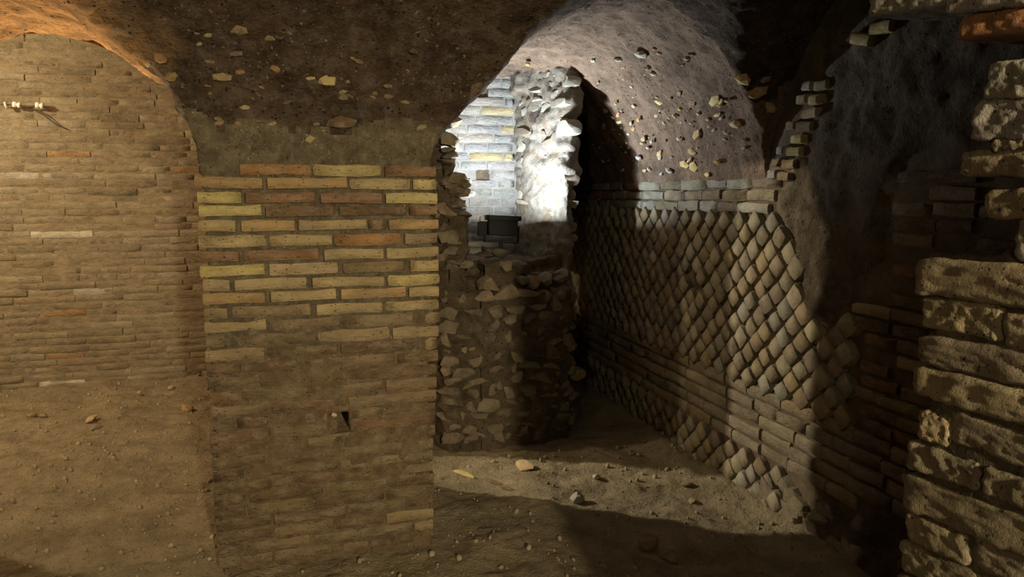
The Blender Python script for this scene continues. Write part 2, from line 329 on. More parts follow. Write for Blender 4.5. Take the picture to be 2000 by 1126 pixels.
# blocks of the near pier: (y far, y near, z far, z near, height, colour)
FG=[
(0.814, 0.645, 1.329, 1.341, 0.049, 't') ,
(0.806, 0.683, 1.277, 1.283, 0.043, 'p') ,
(0.678, 0.636, 1.278, 1.282, 0.041, 't') ,
(0.804, 0.631, 1.221, 1.237, 0.041, 'b') ,
(0.803, 0.651, 1.174, 1.183, 0.04, 't') ,
(0.646, 0.618, 1.18, 1.18, 0.038, 'b') ,
(0.793, 0.742, 1.108, 1.117, 0.038, 'y') ,
(0.739, 0.62, 1.125, 1.126, 0.042, 'b') ,
(0.809, 0.693, 1.052, 1.072, 0.039, 'b') ,
(0.681, 0.615, 1.069, 1.075, 0.035, 'b') ,
(0.81, 0.61, 0.995, 1.028, 0.05, 'b') ,
(0.804, 0.696, 0.94, 0.96, 0.038, 't') ,
(0.689, 0.605, 0.964, 0.978, 0.042, 'b') ,
(0.813, 0.681, 0.884, 0.919, 0.042, 'b') ,
(0.808, 0.598, 0.832, 0.911, 0.041, 'b') ,
(0.734, 0.668, 1.601, 1.591, 0.042, 'g') ,
(0.746, 0.663, 1.551, 1.543, 0.047, 'g') ,
(0.714, 0.66, 1.515, 1.511, 0.013, 'b') ,
(0.762, 0.657, 1.493, 1.488, 0.032, 't') ,
(0.714, 0.653, 1.438, 1.44, 0.034, 't') ,
(0.675, 0.649, 1.395, 1.396, 0.05, 'g') ,
(0.785, 0.675, 1.681, 1.664, 0.029, 'r') ,
(0.948, 0.808, 1.755, 1.726, 0.033, 'g') ,
(0.804, 0.679, 1.724, 1.696, 0.032, 'g') ,
]

# aggregate stones showing in the vaults: (x, y, z, size, colour)
CHIP_SPOTS=[
(0.064, 2.638, 1.856, 0.08, 'y'),(0.008, 2.638, 1.863, 0.048, 'y'),(-0.281, 2.64, 1.853, 0.08, 't'),(-0.128, 2.701, 1.706, 0.048, 't'),(0.001, 2.707, 1.653, 0.04, 'y'),(-0.308, 2.702, 1.703, 0.04, 'o'),(-0.245, 2.701, 1.703, 0.04, 'o'),(-0.215, 2.553, 1.994, 0.056, 't'),(-0.103, 2.627, 1.885, 0.056, 'o'),(0.111, 2.697, 1.714, 0.104, 'd'),(-0.221, 2.63, 1.872, 0.048, 'o'),(-0.466, 2.616, 1.904, 0.064, 'o'),(-0.444, 2.648, 1.847, 0.056, 'p'),(-0.512, 2.648, 1.886, 0.04, 'y'),(-0.218, 2.68, 1.757, 0.04, 't'),(-0.213, 2.673, 1.783, 0.032, 'o'),(0.232, 2.657, 1.824, 0.04, 'b'),(0.328, 2.683, 1.757, 0.04, 'b'),(-0.232, 2.603, 1.926, 0.048, 'b'),(-0.317, 2.619, 1.899, 0.04, 'b'),(-0.075, 2.675, 1.779, 0.04, 'r'),(0.177, 2.606, 1.922, 0.04, 'b'),(1.824, 3.953, 1.896, 0.072, 'y'),(1.794, 3.912, 1.933, 0.056, 'o'),(1.83, 3.71, 1.883, 0.048, 'o'),(1.854, 3.823, 1.842, 0.048, 'o'),(1.889, 3.758, 1.779, 0.064, 't'),(1.9, 3.681, 1.758, 0.056, 'g'),(1.854, 3.45, 1.841, 0.04, 'g'),(1.867, 3.195, 1.816, 0.032, 'g'),(1.786, 3.386, 1.941, 0.08, 'y'),(1.829, 2.917, 1.886, 0.088, 'y'),(1.901, 3.185, 1.755, 0.096, 'p'),(1.861, 2.942, 1.829, 0.064, 'y'),(1.749, 2.603, 1.939, 0.088, 'y'),(1.831, 2.626, 1.883, 0.104, 'p'),(1.917, 2.653, 1.83, 0.096, 't'),(1.891, 2.838, 1.777, 0.096, 't'),(1.935, 3.286, 1.678, 0.08, 't'),(1.952, 3.39, 1.616, 0.08, 'y'),(1.957, 3.302, 1.599, 0.088, 'y'),(1.948, 3.331, 1.635, 0.056, 't'),(1.932, 3.632, 1.684, 0.072, 't'),(1.955, 3.799, 1.606, 0.064, 'g'),(1.961, 3.572, 1.589, 0.072, 'g'),(1.933, 3.908, 1.678, 0.064, 'g'),(1.957, 3.869, 1.599, 0.048, 'p'),(1.965, 3.67, 1.575, 0.048, 'g'),(1.953, 3.07, 1.615, 0.064, 'o'),(1.966, 3.18, 1.556, 0.056, 'y'),(1.58, 3.205, 2.143, 0.08, 'g'),(1.562, 3.422, 2.155, 0.056, 'g'),(1.517, 3.658, 2.188, 0.04, 'g'),(1.652, 3.278, 2.091, 0.072, 'b'),(1.688, 3.263, 2.061, 0.056, 'g'),(1.674, 2.917, 2.076, 0.064, 'b'),(1.768, 2.707, 1.967, 0.048, 'b'),(1.659, 3.561, 2.086, 0.048, 'b'),(1.284, 4.14, 2.248, 0.08, 'o'),(1.777, 3.672, 1.954, 0.04, 'p'),(1.843, 3.375, 1.86, 0.04, 'p'),(1.822, 3.11, 1.9, 0.064, 'b'),(1.904, 2.94, 1.752, 0.048, 'r'),(1.922, 2.972, 1.719, 0.032, 'g'),(1.865, 3.914, 1.82, 0.04, 'y'),(1.764, 4.035, 1.97, 0.064, 'o'),(1.825, 4.195, 1.891, 0.072, 'p'),(1.891, 3.988, 1.774, 0.048, 'y'),(1.837, 3.824, 1.872, 0.032, 'y'),(1.846, 2.6, 1.933, 0.056, 'b'),(1.776, 3.156, 1.954, 0.04, 'b'),(1.747, 3.85, 1.989, 0.04, 'b'),]

# ------------------------------------------------------------------ floor
def dense(*segs):
    return np.unique(np.concatenate([np.linspace(a, b, n) for a, b, n in segs]).round(4))
def floor_z(x, y):
    p = np.stack([x, y, np.zeros_like(x)], -1)
    z = 0.022 * fbm(p, 1.3, 3, 3) + 0.011 * fbm(p, 6, 4, 11) + 0.005 * fbm(p, 26, 3, 21)
    z = z + 0.05 * sstep(5.35, 5.8, y) * (x < 0.5) * (0.7 + 0.6 * fbm(p, 3.0, 2, 41))          # earth heaped along the back wall
    z = z + 0.045 * sstep(1.72, 1.95, x) * sstep(1.2, 1.8, y)                                   # and along the foot of the right wall
    return z - 0.01
fx = dense((-4.05, -2.6, 40), (-2.6, 2.05, 330)); fy = dense((-3.3, 1.2, 90), (1.2, 5.9, 340))
Xg, Yg = np.meshgrid(fx, fy, indexing='ij'); Zg = floor_z(Xg.ravel(), Yg.ravel())
floor = add('floor', mesh_from('floor', np.stack([Xg.ravel(), Yg.ravel(), Zg], -1), grid_faces(len(fx), len(fy))), M_EARTH)
tag(floor, 'uneven trodden earth floor covered in dust and crumbs', 'floor', kind='structure')
def fz(x, y): return float(floor_z(np.array([x]), np.array([y]))[0])

# ------------------------------------------------------------------ vaults
def vault_patch(xs, ys):
    X, Y = np.meshgrid(xs, ys, indexing='ij'); Z = vault_h(X.ravel(), Y.ravel()).reshape(X.shape)
    P = np.stack([X, Y, Z], -1); n = -normals(P); q = P.reshape(-1, 3)
    # finely stacked horizontal brushing on the passage vault, lumps everywhere
    d = 0.016 * fbm(q, 5, 4, 2) + 0.008 * fbm(q, 24, 3, 8)
    q = q + n.reshape(-1, 3) * d[:, None]
    q[:, 0] = np.where(X.ravel() > 1.96, X.ravel(), q[:, 0])
    return q, grid_faces(len(xs), len(ys))[:, ::-1]
xs1 = dense((-4.05, -1.3, 70), (-1.3, -0.55, 50), (-0.55, -0.37, 40), (-0.37, 0.42, 60), (0.42, 0.6, 34), (0.6, 1.8, 90), (1.8, 2.0, 40))
ys1 = dense((-3.3, 2.1, 130), (2.1, 2.62, 50), (2.62, 2.74, 34), (2.74, 3.36, 45))
V1, F1 = vault_patch(xs1, ys1)
xs2 = dense((0.438, 0.6, 34), (0.6, 1.8, 90), (1.8, 2.0, 40)); ys2 = dense((3.36, 5.9, 180))
V2, F2 = vault_patch(xs2, ys2)
# lunette above the left bay, looking into the side room
xl = xs1[xs1 < 0.5]; hl = vault_h(xl, np.full_like(xl, 3.36))
V3 = np.concatenate([np.stack([np.full_like(hl, 0) + xl, np.full_like(xl, 3.362), hl - 0.01], -1), np.stack([xl, np.full_like(xl, 3.40), np.full_like(xl, 3.05)], -1)])
n3 = len(xl); F3 = np.array([[k, k + 1, n3 + k + 1, n3 + k] for k in range(n3 - 1)])
V = np.concatenate([V1, V2, V3]); Fa = np.concatenate([F1, F2 + len(V1), F3 + len(V1) + len(V2)])
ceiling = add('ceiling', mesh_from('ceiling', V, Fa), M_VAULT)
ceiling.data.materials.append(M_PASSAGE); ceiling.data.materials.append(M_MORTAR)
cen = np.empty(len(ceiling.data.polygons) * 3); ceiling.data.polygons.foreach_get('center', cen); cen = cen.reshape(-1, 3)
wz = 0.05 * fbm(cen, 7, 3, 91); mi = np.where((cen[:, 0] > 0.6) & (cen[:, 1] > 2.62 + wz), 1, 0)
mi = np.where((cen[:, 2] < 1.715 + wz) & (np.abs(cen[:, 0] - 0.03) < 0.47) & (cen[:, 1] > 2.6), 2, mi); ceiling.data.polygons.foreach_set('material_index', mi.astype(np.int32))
tag(ceiling, 'rough brown concrete groin vault over the pillar and the right passage', 'vault', kind='structure')
X, Y = np.meshgrid(np.linspace(-4.05, 0.65, 70), np.linspace(3.36, 5.9, 50), indexing='ij'); q = np.stack([X, Y, 2.62 + 0.45 * np.sqrt(np.clip(1 - ((Y - 4.6) / 1.35) ** 2, 0, 1))], -1).reshape(-1, 3)
q[:, 2] += 0.02 * fbm(q, 4, 3, 5)
c2 = add('ceiling', mesh_from('ceiling_side', q, grid_faces(70, 50)[:, ::-1]), M_PLASTER); tag(c2, 'clay coloured vault above the side room on the left', 'vault', kind='structure')

def vault_normal(x, y):
    e = 0.012; h = lambda a, b: float(vault_h(np.array([a]), np.array([b]))[0])
    n = Vector(((h(x + e, y) - h(x - e, y)) / (2 * e), (h(x, y + e) - h(x, y - e)) / (2 * e), -1)); return n.normalized()
spots = list(CHIP_SPOTS)
for k in range(70):
    y = R.uniform(2.75, 4.5); x = R.choice((R.uniform(1.82, 1.955), R.uniform(1.55, 1.95))); spots.append((x, y, float(vault_h(np.array([x]), np.array([y]))[0]), R.uniform(0.02, 0.05), R.choice('tgobpyd')))
for k in range(26):
    x = R.uniform(-0.38, 0.42); y = R.uniform(2.56, 2.70); spots.append((x, y, float(vault_h(np.array([x]), np.array([y]))[0]), R.uniform(0.02, 0.045), R.choice('tbodr')))
for (x, y, z, s, k) in spots:
    n = vault_normal(x, y); q = (-n).to_track_quat('Y', 'Z')
    M = Matrix.Translation(Vector((x, y, z)) + n * (0.012 if x > 1 else 0.003)) @ q.to_matrix().to_4x4() @ Matrix.Rotation(R.uniform(-0.5, 0.5), 4, 'Y') @ Matrix.Diagonal((s * R.uniform(0.9, 1.3), s * 0.42, s * R.uniform(0.4, 0.7), 1))
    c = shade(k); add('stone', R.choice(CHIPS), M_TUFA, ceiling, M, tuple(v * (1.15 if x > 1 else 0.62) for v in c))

# ------------------------------------------------------------------ walls
# back wall of the side room, worn brick courses
wall_back = grid_wall('wall_back', 5.844, 'y', (-4.05, 2.05), (-0.1, 3.1), 0.018, 0.005, make_mat('worn_wall_mortar', (0.25, 0.20, 0.13), 0.6, 1.25, 8, 90, 0.8, 0.012, dust=(0.34, 0.29, 0.20), dust_amt=0.5, pits=0.4, pit_scale=60, stretch=(1, 1, 2.2)), sign=-1, seed=4)
tag(wall_back, 'worn brick wall with thin courses at the back of the side room', 'wall', kind='structure')
WP = [(0.27, 0.225, 0.15), (0.255, 0.205, 0.135), (0.29, 0.235, 0.155), (0.24, 0.195, 0.13), (0.27, 0.21, 0.135), (0.31, 0.265, 0.18)]
cand = []; z = 0.035; row = 0
while z < 2.95:
    x = -4.0 + R.uniform(-0.2, 0); zz = z
    while x < 2.0:
        L = R.uniform(0.20, 0.42); cand.append((x, min(x + L, 2.0), z + R.uniform(-.003, .003))); x += L + 0.004
    z += 0.0535; row += 1
def vis(c): return -2.45 < c[0] and c[1] < -0.7 and c[2] < 2.62
show = sorted([c for c in cand if vis(c)], key=lambda c: c[2])
rest = [c for c in cand if not vis(c)] + show[300:]
def worn_M(c): return place((c[0] + c[1]) / 2, 5.845 - R.uniform(0.0, 0.007) - (0.006 if R.random() < 0.06 else 0), c[2], 0, c[1] - c[0], 0.049 * R.uniform(0.9, 1.06), R.uniform(-0.008, 0.008), R.uniform(-.010, .010), 0.7)
for c in show[:300]:
    k = R.random(); colr = shade((0.50, 0.46, 0.36) if k < 0.025 else (0.30, 0.185, 0.095) if k < 0.04 else R.choice(WP), 0.1)
    add('brick', R.choice(BRICKS), M_WORN, wall_back, worn_M(c), colr)
st = tri_join('brick_courses', [(R.choice(BRICKS), worn_M(c)) for c in rest], M_WORN, wall_back, (0.29, 0.23, 0.145)); st['kind'] = 'stuff'

# right wall: three-course band, diamond facing, five-course band, diamond facing down to the floor
CORE = [(2.60, 1.37), (2.56, 1.30), (2.46, 1.15), (2.40, 0.92), (2.22, 0.95), (2.10, 1.06), (2.03, 1.25), (2.01, 1.56), (1.86, 1.62), (1.55, 1.66), (1.3, 2.6), (2.36, 2.6), (2.40, 1.90), (2.52, 1.62)]
def in_poly(px, py, poly):
    px = np.atleast_1d(px); py = np.atleast_1d(py); r = np.zeros(len(px), bool); n = len(poly)
    for k in range(n):
        (x0, y0), (x1, y1) = poly[k], poly[(k + 1) % n]
        if y0 == y1: continue
        r ^= ((y0 > py) != (y1 > py)) & (px < (x1 - x0) * (py - y0) / (y1 - y0) + x0)
    return r
def right_proud(u, v):
    p = np.stack([u, v, np.zeros_like(u)], -1); w = 0.035 * fbm(p, 8, 3, 77)
    m = np.mean([in_poly(u + w + a, v + w + b, CORE).astype(float) for a in (-.02, 0, .02) for b in (-.02, 0, .02)], axis=0)
    low = sstep(2.35, 2.0, u) * sstep(0.42, 0.2, v)                       # dissolved facing near the floor
    quo = sstep(2.12, 2.05, u) * sstep(1.62, 1.55, v) * sstep(0.55, 0.62, v) * 0.010
    return quo + m * (0.020 + 0.014 * fbm(p, 11, 4, 60)) + low * (0.018 + 0.014 * fbm(p, 10, 4, 61))
wall_right = grid_wall('wall_right', 1.988, 'x', (0.6, 5.9), (-0.1, 2.6), 0.0125, 0.004, M_BED, holes=[(3.274, 1.0, 0.05, 0.055, 0.16)], sign=-1, seed=14, proud=right_proud)
tag(wall_right, 'right passage wall faced with diamond stones between brick bands', 'wall', kind='structure')
wall_right.data.materials.append(M_CORE)
cen = np.empty(len(wall_right.data.polygons) * 3); wall_right.data.polygons.foreach_get('center', cen); cen = cen.reshape(-1, 3)
w = 0.03 * fbm(cen, 8, 3, 77); mi = (in_poly(cen[:, 1] + w, cen[:, 2] + w, CORE) | ((cen[:, 1] < 2.2 + 2 * w) & (cen[:, 2] < 0.3 + w))).astype(np.int32)
wall_right.data.polygons.foreach_set('material_index', mi)
RZ = -math.pi / 2
TP = [(0.27, 0.235, 0.165), (0.24, 0.195, 0.13), (0.30, 0.255, 0.17), (0.22, 0.18, 0.13), (0.29, 0.22, 0.13), (0.26, 0.24, 0.19)]
pieces = []                                                # (distance, name, mesh, matrix, colour)
def rw(name, me, y, z, sx, sz, colr, dx=0.0, tilt=0.0, yaw=0.0, sy=1.0):
    pieces.append((math.hypot(1.97, y), name, me, place(1.97 - dx, y, z, RZ, sx, sz, tilt, yaw, sy), colr))
def course(z, y0, y1, hgt, l0, l1, pal, name='tufa_brick', skip=None, d0=-0.004, d1=0.008):
    y = y0
    while y < y1:
        L = R.uniform(l0, l1)
        if not (skip and skip(y + L / 2, z)):
            rw(name, R.choice(BRICKS), y + L / 2, z + R.uniform(-.003, .003), L - 0.006, hgt * R.uniform(0.95, 1.1), shade(R.choice(pal), 0.14), R.uniform(d0, d1), R.uniform(-.012, .012), R.uniform(-.02, .02))
        y += L
for k, z in enumerate((1.507, 1.449, 1.391)): course(z, 2.62 + 0.03 * k, 5.75, 0.048, 0.17, 0.29, TP + [(0.34, 0.32, 0.27)] * 3 + [(0.30, 0.17, 0.09)])
for k, z in enumerate((0.522, 0.457, 0.392, 0.327, 0.262)):
    course(z + 0.01, 1.2, 5.75, 0.052, 0.15, 0.26, TP[:5] + [(0.28, 0.17, 0.095)] * (k == 3), skip=lambda y, z: y < 2.15 and z < 0.33 and R.random() < 0.6)
a = 0.0615
def diamonds(z_top, z_bot, y_min):
    z = z_top; row = 0
    while z > z_bot:
        y = 1.3 + (a if row % 2 else 0)
        while y < 5.75:
            hole = abs(y - 3.274) + abs(z - 1.0) < 0.075
            lost = in_poly(y + R.uniform(-.02, .02), z, CORE)[0]
            if y > y_min(z) and not hole and not lost:
                s = 0.0575 * R.uniform(0.9, 1.05); edge = z > z_top - 0.01
                rw('diamond_stone', R.choice(DIAMONDS), y + R.uniform(-.004, .004), z + R.uniform(-.004, .004), s, s * R.uniform(0.95, 1.12), shade(R.choice(TP), 0.18), R.uniform(-0.006, 0.010), R.uniform(-.12, .12), R.uniform(-.08, .08))
            y += 2 * a
        z -= a; row += 1
diamonds(1.325, 0.575, lambda z: 2.10 if z < 1.0 else 2.3)
diamonds(0.195, -0.02, lambda z: 2.52)
SP0 = [(0.17, 0.14, 0.095), (0.20, 0.165, 0.115)]
for k in range(26):                                         # irregular blocks at the foot, nearer the camera
    y = R.uniform(1.7, 2.62); z = R.uniform(0.02, 0.22); s = R.uniform(0.09, 0.15)
    rw('stone', R.choice(BOXY), y, z, s, s * 0.7, shade(R.choice(SP0), 0.15), -0.022, R.uniform(-.4, .4), 0, 0.07)
z = 0.60                                                     # brick quoin at the near end
while z < 1.56:
    if z > 1.06: segs = [(1.835, 1.985), (1.675, 1.81), (1.5, 1.65)]
    else: e = R.uniform(-0.05, 0.05); segs = [(1.95 + e, 2.09 + e), (1.79 + e, 1.935 + e), (1.62 + e, 1.775 + e), (1.45 + e, 1.605 + e)]
    for y0, y1 in segs:
        if R.random() < 0.12: continue
        y0 += R.uniform(-.03, .005); y1 += R.uniform(-.02, .03)
        rw('brick', R.choice(BRICKS), (y0 + y1) / 2, z, y1 - y0, 0.042, shade(R.choice('bdtrb'), 0.15), R.uniform(0.0, 0.012), R.uniform(-.02, .02))
    z += 0.0535
for k in range(8):                                           # toothed bricks at the edge of the passage vault
    z = 1.53 + 0.05 * k; y = 2.61 - 0.028 * k
    rw('brick', R.choice(BRICKS), y - 0.035, z, 0.085 * R.uniform(0.8, 1.1), 0.037, shade(R.choice('tgyb'), 0.1), 0.022, 0.05)
    if k not in (3, 5): rw('brick', R.choice(BRICKS), y + 0.045, z + 0.01, 0.05, 0.036, shade(R.choice('tgb'), 0.1), 0.024, 0.05)
for y, z, t in ((2.165, 2.012, 0.35), (2.075, 2.034, 0.12)): rw('brick', BRICKS[3], y, z, 0.09, 0.04, shade('y'), 0.035, t)
pieces.sort(key=lambda p: p[0]); count = {}; over = {}
for d, name, me, M, c in pieces:
    count[name] = count.get(name, 0) + 1
    if count[name] <= 290 and d < 5.4: add(name, me, M_TUFA if name != 'brick' else M_BRICK, wall_right, M, c)
    else: over.setdefault(name, []).append((me, M))
for name, it in over.items(): o = tri_join(name + '_facing', it, M_TUFA, wall_right, (0.26, 0.215, 0.145)); o['kind'] = 'stuff'

# lit wall behind the broken opening
wall_middle = grid_wall('wall_middle', 4.612, 'y', (0.4, 1.5), (-0.1, 2.5), 0.014, 0.004, make_mat('pale_mortar', (0.20, 0.195, 0.18), 0.7, 1.2, 9, 100, 0.6, 0.008), holes=[(1.114, 1.578, 0.045, 0.036, 0.16), (1.10, 2.13, 0.055, 0.036, 0.14)], sign=-1, seed=33)
tag(wall_middle, 'pale brick wall lit white by the floodlight behind the broken opening', 'wall', kind='structure')
z = 0.98; row = 0
while z < 2.42:
    x = 0.70 + R.uniform(0, 0.12)
    while x < 1.335:
        L = R.uniform(0.16, 0.27); x1 = min(x + L, 1.345)
        if x1 - x > 0.05 and not any(abs(z - hz) < 0.036 and x < hx + hw and x1 > hx - hw for hx, hz, hw in ((1.114, 1.578, 0.04), (1.10, 2.13, 0.05))):
            kk = R.random(); add('brick', R.choice(BRICKS), M_PALE, wall_middle, place((x + x1) / 2, 4.606, z, 0, x1 - x - 0.01, 0.052, R.uniform(-.006, .006)), shade((0.36, 0.30, 0.18) if kk < 0.14 and z > 1.7 else (0.27, 0.26, 0.24) if kk < 0.6 else (0.235, 0.235, 0.23), 0.06))
        x = x1 + 0.002
    z += 0.0605; row += 1
back_mid = rock_core('wall_inner', [([(0.45, 3.40), (0.56, 3.40), (0.56, 3.9), (0.45, 3.9)], 1.92, 3.1), ([(0.38, 3.86), (0.60, 3.86), (0.60, 4.78), (0.38, 4.78)], -0.1, 3.1), ([(0.38, 4.63), (1.50, 4.63), (1.50, 4.78), (0.38, 4.78)], -0.1, 2.6), ([(1.25, 4.75), (1.48, 4.75), (1.48, 5.84), (1.25, 5.84)], -0.1, 0.72), ([(1.25, 4.75), (1.48, 4.75), (1.48, 5.84), (1.25, 5.84)], 1.06, 2.6)], 0.03, 0.012, M_CORE, seed=5)  # the two rearmost blocks are unseen, added to narrow the light to a slit
tag(back_mid, 'rough inner wall between the side room and the right passage', 'wall', kind='structure')
wp = rock_core('shade_pier', [([(-2.5, 2.7), (-1.52, 2.7), (-1.52, 3.36), (-2.5, 3.36)], -0.08, 1.62)], 0.03, 0.01, M_MORTAR, seed=3); tag(wp, 'unseen masonry pier added beyond the left arch to shade the floor', 'pier', kind='structure')  # out-of-view pier, added to shade the floor at lower left
wl = grid_wall('wall_left', -4.0, 'x', (-3.3, 5.9), (-0.1, 3.1), 0.05, 0.01, M_WORN, sign=1, seed=6); wl.color = (0.28, 0.22, 0.14, 1); tag(wl, 'brick wall at the far left of the chamber', 'wall', kind='structure')
wf = grid_wall('wall_front', -3.25, 'y', (-4.05, 2.05), (-0.1, 2.6), 0.05, 0.01, M_WORN, sign=1, seed=7); wf.color = (0.28, 0.22, 0.14, 1); tag(wf, 'brick wall closing the chamber behind the viewer', 'wall', kind='structure')

# ------------------------------------------------------------------ brick pillar
pillar = tag(empty('brick_pillar', (0.03, 3.03, 0.0)), 'square brick pillar in the middle carrying the vault, patched with yellow bricks', 'pillar')
PI_ = Matrix.Translation((-0.03, -3.03, 0))
core = rock_core('mortar_core', [([(-0.382, 2.7095), (0.428, 2.7095), (0.428, 3.355), (-0.382, 3.355)], -0.08, 1.0), ([(-0.374, 2.721), (0.452, 2.721), (0.452, 3.355), (-0.374, 3.355)], 0.85, 1.62)], 0.012, 0.003, M_MORTAR, seed=8)
v = np.empty(len(core.data.vertices) * 3); core.data.vertices.foreach_get('co', v); v = v.reshape(-1, 3)
m = (np.abs(v[:, 0] - 0.074 - 0.004 * np.sin(90 * v[:, 2])) < 0.036 + 0.25 * np.maximum(0, 0.56 - v[:, 2]) * 0) & (np.abs(v[:, 2] - 0.562) < 0.042) & (v[:, 1] < 2.75)
v[m, 1] += np.where(v[m, 0] > 0.068, 0.45, 0.035); core.data.vertices.foreach_set('co', v.ravel()); core.data.update()
core.parent = pillar; core.matrix_local = PI_
for i, (zl, zr, hgt, bs) in enumerate(ROWS):
    out = 0.0 if i < 10 else 0.0045 if i < 14 else 0.006
    for j, (x0, x1, k) in enumerate(bs):
        first, last = j == 0, j == len(bs) - 1
        if first and i > 0: x0 = -0.398 + R.uniform(-.005, .004)
        if last: x1 = (0.474 if i < 12 else 0.474 - (i - 11) * 0.0028 if i < 24 else 0.44) + R.uniform(-.005, .004)
        gap = 0.003 if i < 12 else 0.001; c = shade(k, 0.10)
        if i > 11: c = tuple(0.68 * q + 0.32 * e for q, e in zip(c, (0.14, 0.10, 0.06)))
        zc = zl - 0.004 * (0.5 * (x0 + x1) + 0.4)
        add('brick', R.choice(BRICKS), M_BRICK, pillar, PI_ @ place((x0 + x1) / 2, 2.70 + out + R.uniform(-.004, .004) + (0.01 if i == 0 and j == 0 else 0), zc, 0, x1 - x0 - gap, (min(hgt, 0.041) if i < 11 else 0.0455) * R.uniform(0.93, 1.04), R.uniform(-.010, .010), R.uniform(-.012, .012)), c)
    for side, xx, rz in ((0, -0.396, -math.pi / 2), (1, 0.468 if i < 12 else 0.44, math.pi / 2)):
        y = 2.80
        while y < 3.33:
            L = min(R.uniform(0.16, 0.27), 3.35 - y)
            if L > 0.05: add('brick', R.choice(BRICKS), M_BRICK, pillar, PI_ @ place(xx + R.uniform(-.004, .004), y + L / 2, zl, rz, L - 0.012, min(hgt, 0.042), R.uniform(-.008, .008)), shade(R.choice('btdrp'), 0.1))
            y += L
chip = add('stone', CHIPS[2], M_TUFA, pillar, PI_ @ (Matrix.Translation((0.052, 2.712, 0.597)) @ Matrix.Diagonal((0.03, 0.03, 0.022, 1))), (0.5, 0.4, 0.25))

# ------------------------------------------------------------------ rubble pier with the broken opening
rub = tag(empty('rubble_pier', (1.08, 4.1, 0)), 'broken rubble pier behind the pillar with a ragged opening holding the floodlight', 'pier')
RI = Matrix.Translation((-1.08, -4.1, 0))
LOW = [(0.63, 3.89), (0.70, 3.78), (0.88, 3.70), (1.2, 3.72), (1.44, 3.80), (1.48, 4.0), (1.50, 4.62), (0.56, 4.62), (0.56, 3.98)]
rc = rock_core('rubble_core', [(LOW, -0.08, 0.90), ([(0.62, 3.84), (1.45, 3.86), (1.49, 4.62), (0.56, 4.62)], 0.8, 0.98), ([(0.62, 4.02), (1.46, 4.02), (1.49, 4.62), (0.56, 4.62)], 0.9, 1.06),
    ([(0.93, 3.87), (1.22, 3.87), (1.22, 4.1), (0.93, 4.1)], 0.9, 1.06), ([(0.50, 3.71), (0.63, 3.71), (0.64, 3.9), (0.5, 3.95)], 0.75, 2.0), ([(0.58, 3.84), (0.72, 3.78), (0.82, 3.80), (0.84, 3.95), (0.72, 4.1), (0.56, 4.05)], 0.8, 1.42), ([(0.57, 3.86), (0.70, 3.80), (0.775, 3.82), (0.78, 3.95), (0.56, 4.05)], 1.35, 1.68), ([(0.56, 3.86), (0.66, 3.82), (0.71, 3.85), (0.70, 3.97), (0.56, 4.05)], 1.6, 2.0)], 0.02, 0.026, M_CORE, seed=12, layers=0.010)  # tall block hidden behind the pillar edge is added to trim the side beam
rc.parent = rub; rc.matrix_local = RI
jc = rock_core('jamb_core', [([(1.345, 4.63), (1.385, 4.3), (1.45, 4.03), (1.49, 3.97), (1.535, 4.0), (1.57, 4.63)], 0.8, 1.7), ([(1.345, 4.63), (1.385, 4.3), (1.455, 4.05), (1.515, 3.97), (1.57, 4.0), (1.60, 4.63)], 1.55, 2.3), ([(1.30, 4.63), (1.30, 4.45), (1.55, 4.2), (1.60, 4.63)], 2.12, 2.35)], 0.016, 0.024, make_mat('pale_jamb_mortar', (0.20, 0.18, 0.15), 0.45, 1.4, 9, 100, 0.9, 0.015, alt=(0.13, 0.10, 0.07), alt_scale=9.0, alt_lo=0.52, alt_hi=0.6), seed=13, layers=0.012)  # paler than the rubble core, floodlight glare put into the colour
jc.parent = rub; jc.matrix_local = RI
def front_y(x):
    a = np.array([(0.60, 3.92), (0.66, 3.81), (0.74, 3.755), (0.88, 3.70), (1.2, 3.72), (1.44, 3.80), (1.5, 3.9)]); return float(np.interp(x, a[:, 0], a[:, 1]))
SP = [(0.155, 0.128, 0.09), (0.135, 0.108, 0.075), (0.175, 0.145, 0.10), (0.125, 0.10, 0.075), (0.19, 0.148, 0.095)]
z = 0.03; ns = 0
while z < 1.0:
    x = 0.655 + R.uniform(0, 0.05); rowh = R.uniform(0.055, 0.085)
    while x < 1.46:
        wdt = R.uniform(0.06, 0.15)
        xm = x + wdt / 2; slope = (front_y(xm + 0.02) - front_y(xm - 0.02)) / 0.04
        if z < 0.86 or R.random() < 0.55:
            back = 0.0 if z < 0.88 else (z - 0.88) * 1.1
            M = Matrix.Translation((xm, front_y(xm) + 0.040 + back + R.uniform(-.010, .010), z + R.uniform(-.015, .015) + rowh / 2)) @ Matrix.Rotation(math.atan(slope), 4, 'Z') @ Matrix.Rotation(R.uniform(-.25, .25), 4, 'Y') @ Matrix.Diagonal((wdt * 1.12, 0.10, rowh * R.uniform(0.95, 1.25), 1))
            add('stone', R.choice(BOXY), M_TUFA, rub, RI @ M, shade(R.choice(SP), 0.15)); ns += 1
        x += wdt
    z += rowh
for k in range(34):                                            # ragged stones of the left jamb
    z = R.uniform(0.98, 1.85); x = R.uniform(0.64, 0.84 - 0.16 * max(0, z - 1.35)); s = R.uniform(0.06, 0.12)
    M = Matrix.Translation((x, 3.80 + R.uniform(-.015, .03), z)) @ Matrix.Rotation(R.uniform(-.3, .3), 4, 'Y') @ Matrix.Diagonal((s * 1.2, 0.11, s * 0.6, 1)); add('stone', R.choice(BOXY), M_TUFA, rub, RI @ M, shade(R.choice(SP), 0.15))
z = 1.06
